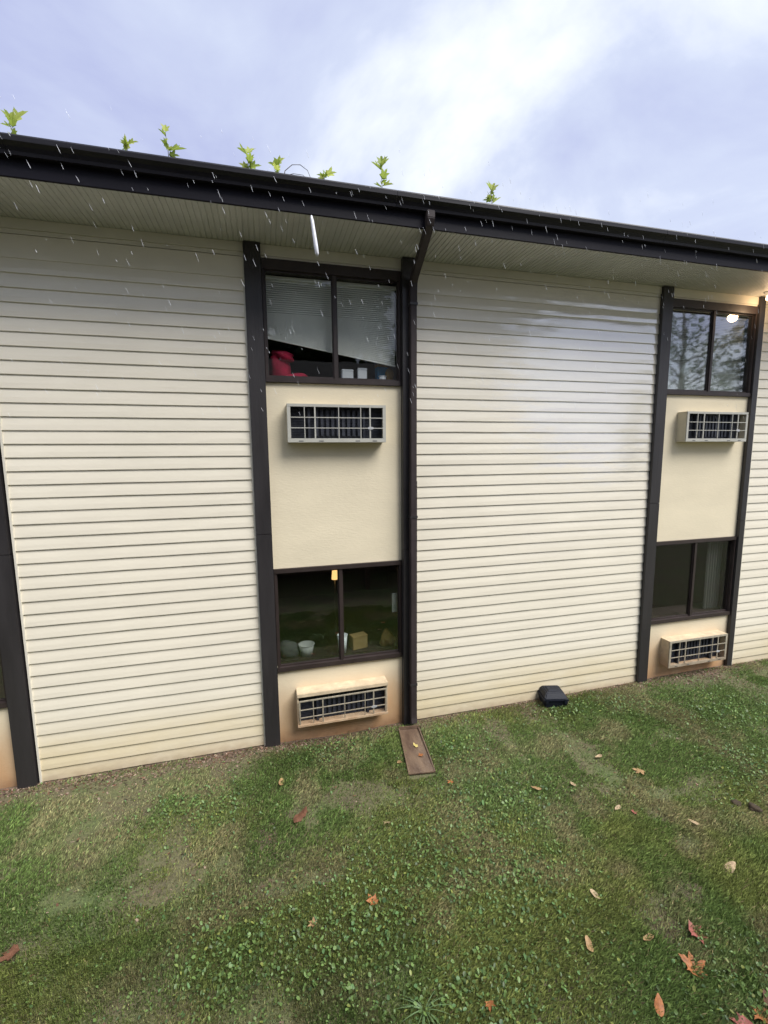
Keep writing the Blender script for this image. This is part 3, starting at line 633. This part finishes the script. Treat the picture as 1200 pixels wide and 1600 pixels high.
def weeds():
    N = 260000; x = rng.uniform(-3.3, 9, N); y = rng.uniform(-4.3, -.03, N); wn = weedness(x, y); pr_ = np.clip(.05+.16*np.clip((fbm(x, y, 1.3, 171)-.42)*5, 0, 1)+.62*wn, 0, .8)
    k = vis(x, y) & ~blocked(x, y) & (rng.random(N) < pr_*.62*(1-.5*bare(x, y))); x, y, wn = x[k], y[k], wn[k]; n = len(x); z = gz(x, y)
    sz = rng.gamma(4., .0019, n).clip(.003, .0110)*(1+.35*wn); h = rng.uniform(.008, .042, n)*(.6+.6*wn)
    a = rng.uniform(0, 6.283, n); tl = rng.normal(0, .45, n); tl2 = rng.normal(0, .45, n)
    d1 = np.stack([np.cos(a), np.sin(a), tl], 1); d2 = np.stack([-np.sin(a), np.cos(a), tl2], 1); c = np.stack([x, y, z+h], 1); s = sz[:, None]
    asp = rng.uniform(.55, .95, n)[:, None]; fold = np.stack([0*x, 0*x, .25*sz], 1)
    pts = [c-d1*s, c-d1*.45*s+d2*asp*.8*s+fold, c+d1*.35*s+d2*asp*.85*s+fold, c+d1*s*1.05, c+d1*.35*s-d2*asp*.85*s+fold, c-d1*.45*s-d2*asp*.8*s+fold]
    V = np.stack(pts, 1).reshape(-1, 3); i = np.arange(n)*6
    F = np.concatenate([np.stack([i, i+1, i+2, i+3], 1), np.stack([i, i+3, i+4, i+5], 1)])
    col = np.array((.135, .215, .062))*rng.uniform(.4, 1.5, (n, 1))
    yl = (rng.random(n) < .06)[:, None]; col = np.where(yl, np.array((.28, .32, .08))*rng.uniform(.7, 1.2, (n, 1)), col)
    bl = (rng.random(n) < .15)[:, None]; col = np.where(bl, col*np.array((.85, 1.0, 1.25)), col)
    o = link('clover', raw_mesh('clover', V, F, np.repeat(col, 6, 0), M['weed'])); tag(o, 'patches of clover and low broadleaf weeds', 'weeds', None, 'stuff')
weeds()
def litter():
    N = 15000; x = rng.uniform(-3.2, 8.5, N); y = np.where(rng.random(N) < .6, -.03-rng.exponential(.13, N), rng.uniform(-4.2, -.03, N)); k = vis(x, y) & ~blocked(x, y) & (rng.random(N) < .12+.85*bare(x, y)); x, y = x[k], y[k]; n = len(x)
    z = gz(x, y)+.006; s = rng.uniform(.004, .016, n)[:, None]; a = rng.uniform(0, 6.283, n); d1 = np.stack([np.cos(a), np.sin(a), rng.normal(0, .2, n)], 1)*s; d2 = np.stack([-np.sin(a), np.cos(a), rng.normal(0, .3, n)], 1)*s*rng.uniform(.2, .7, (n, 1)); c = np.stack([x, y, z], 1)
    V = np.stack([c-d1-d2*.6, c+d1*.9-d2, c+d1+d2*.7, c-d1*.8+d2], 1).reshape(-1, 3); F = np.arange(4*n).reshape(n, 4)
    pal = np.array([(.10, .06, .04), (.20, .14, .10), (.05, .035, .025), (.30, .22, .17), (.16, .08, .05)]); col = pal[rng.integers(0, 5, n)]*rng.uniform(.7, 1.3, (n, 1))
    o = link('leaf_litter', raw_mesh('leaf_litter', V, F, np.repeat(col, 4, 0), M['litter'])); tag(o, 'small bark and leaf crumbs on the soil strip', 'litter', None, 'stuff')
litter()
# ------------------------------------------------------------------ fallen leaves
def leaf_mat(i, c): return material('fallen_leaf_%d' % i, c, .55, .35, 38, .3, 60, .4)
LM = {'red': leaf_mat(1, (.30, .095, .075)), 'orange': leaf_mat(2, (.34, .13, .045)), 'brown': leaf_mat(3, (.14, .062, .035)), 'tan': leaf_mat(4, (.33, .21, .10)), 'pale': leaf_mat(5, (.42, .31, .19)), 'yellow': leaf_mat(6, (.55, .45, .16))}
def star_outline(lobes=5, notch=.5, r_=None):
    pts = []
    for i in range(lobes*2+1):
        a = -math.pi*.80+i*(math.pi*1.60)/(lobes*2)+r_.uniform(-.05, .05); ln = (.72, .95, 1.1, .95, .72)[min(4, i//2)]*r_.uniform(.85, 1.1)
        if i % 2: pts += [(a-.21, ln*.74), (a-.10, ln*.78), (a, ln), (a+.09, ln*.80), (a+.20, ln*.73)]
        else: pts.append((a, notch*r_.uniform(.85, 1.15)))
    return [(r*math.cos(a), r*math.sin(a)) for a, r in pts]
def leaf_shape(kind, size, seed, curl):
    r_ = random.Random(seed)
    o = star_outline(5, .46, r_) if kind == 'star' else [(math.cos(t)*r_.uniform(.86, 1.08), math.sin(t)*.46*(1-.3*math.cos(t))*r_.uniform(.75, 1.15)) for t in np.linspace(0, 2*math.pi, 14, endpoint=False)]
    mb = MB(); n = len(o); ph = r_.uniform(0, 6)
    def zf(x, y): return curl*(.55*y*y+.35*x*x*(1 if r_ else 1)+.22*math.sin(4*x+ph)+.2*math.sin(6*y+ph)+.1*math.sin(9*x-7*y))
    v = [(0, 0, zf(0, 0))]+[(x*.5, y*.5, zf(x*.5, y*.5)) for x, y in o]+[(x, y, zf(x, y)) for x, y in o]
    f = [(0, 1+i, 1+(i+1) % n) for i in range(n)]+[(1+i, 1+n+i, 1+n+(i+1) % n, 1+(i+1) % n) for i in range(n)]
    v = [(x*size, y*size, z*size) for x, y, z in v]; m = len(v)
    mb.add(v+[(x, y, z-.0012) for x, y, z in v], f+[tuple(m+i for i in q)[::-1] for q in f]); return mb
leaves = [
 (2.496, -2.946, 'star', .125, 'red', 'pinkish red lobed leaf, upper of the two big leaves near the lower right corner', .35),
 (2.300, -3.115, 'star', .13, 'orange', 'orange brown curled leaf just below the pinkish red lobed leaf', .6),
 (3.218, -2.632, 'oval', .10, 'pale', 'long pale tan leaf in the grass below the dark soil clods', .3),
 (3.401, -1.55, 'star', .10, 'tan', 'tan orange lobed leaf on the bare patch below the right air conditioner', .4),
 (2.488, -3.409, 'star', .13, 'orange', 'rust coloured leaf in the bottom right corner of the lawn, upper one of three', .5),
 (2.338, -3.409, 'star', .11, 'red', 'reddish leaf cut by the lower picture edge at the right corner', .5),
 (2.585, -3.36, 'star', .10, 'brown', 'brown leaf at the very right edge above the rust coloured leaf', .5),
 (.395, -2.154, 'star', .085, 'orange', 'rust brown leaf alone in the middle of the lawn', .55),
 (-.049, -2.193, 'star', .06, 'tan', 'small orange tan leaf left of the rust brown leaf in mid lawn', .5),
 (-.064, -1.235, 'oval', .12, 'brown', 'dark brown curled leaf below the left lower air conditioner', .9),
 (.69, -1.472, 'star', .06, 'pale', 'pale tan crumpled leaf below the splash trough', .7),
 (-2.03, -1.84, 'star', .12, 'brown', 'reddish brown leaf at the left edge of the lawn', .6),
 (1.736, -2.823, 'oval', .065, 'tan', 'tan leaf standing in the grass left of the pinkish red leaf', .5),
 (2.017, -2.548, 'oval', .06, 'pale', 'pale sliver of leaf in the grass above the standing tan leaf', .3),
 (.93, -2.946, 'star', .055, 'orange', 'small rust leaf right of the pale grass tuft', .5),
 (2.814, -1.89, 'oval', .05, 'pale', 'thin pale leaf in the grass below the tan orange lobed leaf', .4),
 (2.904, -1.986, 'star', .055, 'red', 'small pinkish leaf next to the thin pale leaf', .5),
 (3.133, -1.26, 'oval', .06, 'pale', 'pale leaf on the bare patch above the tan orange lobed leaf', .4),
 (2.61, -1.52, 'oval', .055, 'pale', 'pale leaf scrap left of the tan orange lobed leaf', .4),
 (2.223, -1.475, 'oval', .065, 'tan', 'tan leaf scrap on brown grass below the bait station', .5),
 (2.152, -2.895, 'oval', .06, 'tan', 'brown tan leaf half hidden left of the two big leaves', .5),
 (3.344, -2.204, 'oval', .06, 'pale', 'grey pink leaf scrap left of the dark soil clods', .4),
 (-.216, -.709, 'oval', .075, 'tan', 'tan leaf scrap on bare ground below the left brown post', .5),
 (1.023, -.726, 'star', .055, 'tan', 'tan leaf on grass left of the splash trough', .5),
 (1.452, -1.153, 'star', .06, 'orange', 'dull rust leaf below the end of the splash trough', .4),
 (1.911, -3.22, 'oval', .075, 'orange', 'faint orange leaf near the bottom picture edge left of the two big leaves', .5),
]
for i, (x, y, k, s, c, lab, cu_) in enumerate(leaves):
    o = leaf_shape(k, s*.78, 100+i, cu_*.6).build('fallen_leaf', LM[c], None, smooth=True)
    o.location = (x, y, float(gz(x, y))+.028); o.rotation_euler = (random.uniform(-.15, .25), random.uniform(-.2, .2), random.uniform(0, 6.28)); tag(o, lab, 'leaf', 'fallen leaves on the lawn')
for (x, y, k, s, c, lab) in ((1.285, -.52, 'oval', .042, 'yellow', 'yellow leaf lying in the splash trough'), (1.29, -.70, 'star', .045, 'orange', 'rusty curled leaf lying in the splash trough below the yellow one')):
    o = leaf_shape(k, s, 77, .4).build('fallen_leaf', LM[c], None, smooth=True); o.location = (x, y, c0+.036); o.rotation_euler = (.05, 0, 1.9); tag(o, lab, 'leaf', 'fallen leaves on the lawn')
for (x, y, s, lab) in ((3.951, -2.124, .05, 'dark soil clod in the olive grass at the right, left one of two'), (4.057, -2.21, .06, 'dark soil clod in the olive grass at the right edge, right one of two')):
    lump('soil_clod', M['debris'], (x, y, float(gz(x, y))), s, s*.8, s*.55, int(x*100), .3, lab, 'clod')
# pale grass tuft
gt = empty('grass_tuft', (.541, -2.87, float(gz(.54, -2.87)))); tag(gt, 'pale long bladed grass tuft near the bottom of the lawn', 'grass tuft')
tm = []
for k in range(26):
    a = random.uniform(0, 6.28); L_ = random.uniform(.10, .24); w = random.uniform(.002, .004); pts = []
    for i in range(6):
        f = i/5; rr = L_*(f*.35+.65*f*f); zz = L_*(.75*f-.62*f*f); pts.append((math.cos(a)*rr, math.sin(a)*rr, zz, w*(1-f**2*.95)))
    mb = MB()
    for x, y, z, ww in pts: mb.v += [(x-math.sin(a)*ww, y+math.cos(a)*ww, z), (x, y, z-ww*.5), (x+math.sin(a)*ww, y-math.cos(a)*ww, z)]
    for i in range(5):
        for q in (0, 1): b = i*3+q; mb.f.append((b, b+1, b+4, b+3))
    me = mb.mesh('blade', M['weed'], True); c = np.array((.15, .24, .10))*random.uniform(.8, 1.25); set_tint(me, np.tile(c, (len(me.vertices), 1))); link('blade', me, None, gt)
# ------------------------------------------------------------------ seedlings rooted in the gutter
def seedling_leaf(size, seed):
    r_ = random.Random(seed); o = star_outline(5, .42, r_); mb = MB(); n = len(o)
    z = lambda x, y: .35*abs(y)-.25*x*x
    v = [(.1*size, 0, 0)]+[((x+.65)*size, y*size*.85, z(x, y)*size) for x, y in o]; mb.add(v, [(0, 1+i, 1+(i+1) % n) for i in range(n)])
    mb.v += [(0, .0012, 0), (0, -.0012, 0), (.15*size, 0, .0008)]; mb.f.append((n+1, n+2, n+3)); return mb
def seedling(x, h, specs, label, seed, stemcol=(.09, .07, .04)):
    r_ = random.Random(seed); s = empty('gutter_seedling', (x, -.80, 5.615)); tag(s, label, 'seedling', 'seedlings growing out of the gutter')
    dx = r_.uniform(-.03, .03); top = h+.045; specs = list(specs)+[(r_.uniform(.3, .95), r_.uniform(0, 6.28), r_.uniform(.018, .045), r_.uniform(-.2, 1.3)) for _ in range(5)]
    MB().tube([(0, 0, 0), (dx*.4, .0, top*.5), (dx, -.005, top*.93)], [.0035, .0028, .0015], 5).build('stem', M['bark'], s)
    for i, (f, ang, size, pitch) in enumerate(specs):
        me = seedling_leaf(size*r_.uniform(.95, 1.25), seed*10+i).mesh('leaf', M['seedling'], False)
        base = np.array((.38, .48, .09) if i % 3 else (.52, .58, .14))*r_.uniform(.8, 1.2); set_tint(me, np.tile(base, (len(me.vertices), 1)))
        o = link('leaf', me, None, s); o.location = (dx*f, -.002, top*f); o.rotation_euler = Euler((r_.uniform(-.9, .9), -pitch, ang))
A = math.pi
seedling(-1.93, .15, [(.75, .1, .075, .9), (.8, A*.95, .06, 1.2), (.6, -1.2, .05, .6)], 'seedling in the gutter at the far left end with two upright leaves', 1)
seedling(-1.20, .10, [(.9, .2, .045, .5), (.8, 2.6, .035, 1.0), (.7, 3.6, .03, .5)], 'smallest sparse seedling in the gutter, second from the left', 2)
seedling(-.885, .21, [(.98, 1.6, .055, 1.3), (.45, .0, .085, .45), (.5, 3.0, .045, 1.1), (.75, 2.2, .03, .8)], 'tall thin seedling in the gutter with a broad leaf near its foot', 3)
seedling(-.27, .15, [(.95, .6, .06, .9), (.9, 2.6, .06, .8), (.45, .2, .055, .4), (.4, 3.1, .045, .4), (.6, 5.0, .05, .4)], 'bushy seedling above the left brown post', 4)
seedling(-.05, .10, [(.95, .3, .06, .9), (.8, 2.6, .055, .7), (.5, 1.8, .045, .5), (.55, 4.4, .045, .4)], 'low leafy seedling beside the bare curled twig in the gutter', 5)
cv = empty('curled_twig', (.0, -.80, 5.615)); tag(cv, 'bare curled twig arching above the gutter edge over the left upper window', 'twig')
MB().tube([(0, 0, 0), (.02, 0, .10), (.08, 0, .155), (.15, 0, .165), (.21, 0, .13), (.24, 0, .06), (.25, 0, .0)], [.004, .0035, .003, .003, .0025, .002, .0015], 5).build('stem', M['bark'], cv)
MB().tube([(.02, -.004, .06), (.09, -.004, .085), (.17, -.004, .085), (.24, -.004, .03)], [.003, .0025, .002, .0015], 5).build('side_stem', M['bark'], cv)
seedling(.345, .085, [(.8, 5.9, .06, .3), (.95, 2.0, .03, 1.0), (.7, 3.0, .03, .8)], 'small seedling with one drooping leaf right of the curled twig', 6)
seedling(.875, .21, [(.95, .2, .075, 1.0), (.85, 2.8, .07, .9), (.98, 1.2, .065, 1.3), (.35, .1, .06, .5), (.3, 3.1, .055, .5), (.55, 5.0, .06, .5)], 'fullest seedling in the gutter left of the downspout outlet', 7)
seedling(1.965, .17, [(.85, .4, .07, 1.15), (.85, 2.6, .07, 1.2), (.5, 1.4, .07, 1.0), (.35, 5.5, .05, .6)], 'seedling in the gutter above the right siding panel, rightmost of all', 8)
def gutter_wisps():
    r_ = random.Random(4); mb = MB()
    for k in range(260):
        x = r_.choice([-2.0, -1.2, -.9, -.3, 0, .3, .9, 1.97, 2.6, 3.4, 4.4, 5.2])+r_.gauss(0, .22); h = r_.uniform(.04, .085)*r_.uniform(.7, 1.15); a = r_.uniform(0, 6.28); l = r_.uniform(.005, .04); w = r_.uniform(.0008, .0018); y = -.79+r_.uniform(-.0, .03)
        mb.add([(x-w, y, 5.625), (x+w, y, 5.625), (x+l*.4*math.cos(a)+w*.7, y+l*.2*math.sin(a), 5.625+h*.7), (x+l*math.cos(a), y+l*.4*math.sin(a), 5.625+h)], [(0, 1, 2), (0, 2, 3)])
    me = mb.mesh('gutter_moss', M['seedling']); set_tint(me, np.tile(np.array((.16, .17, .06)), (len(me.vertices), 1))); tag(link('gutter_moss', me), 'thin wisps of moss and grass along the gutter lip', 'moss', None, 'stuff')
gutter_wisps()
# ------------------------------------------------------------------ rain
def rain():
    m = material('rain_water', (.85, .87, .92), .25, .03, 5); mb = MB(); r_ = random.Random(5); d = Vector((.36, .05, -.93)).normalized()
    for k in range(620):
        y = r_.uniform(-1.7, -.9); x = r_.uniform(-3.0, 6.5); z = 5.50-1.9*r_.random()**1.5
        L_ = r_.uniform(.008, .030); w = r_.uniform(.0005, .0013); p = Vector((x, y, z)); q = (d+Vector((r_.gauss(0, .07), 0, 0))).normalized()*L_
        mb.tube([p-q, p-q*.2, p+q*.7, p+q], [w*.15, w*.8, w, w*.3], 5)
    o = mb.build('rain', m, None, True); tag(o, 'falling raindrops in front of the eave and upper wall', 'rain', None, 'stuff')
    q = Vector((.055, 0, -.42)).normalized(); p = Vector((-.1661, -4.30, 3.6516))
    o = MB().tube([p-q*.027, p-q*.02, p+q*.015, p+q*.026, p+q*.030], [.0010, .0024, .0031, .0029, .0009], 10).build('falling_raindrop', m, None, True); tag(o, 'large pale raindrop falling close by, in front of the eave', 'raindrop')
rain()
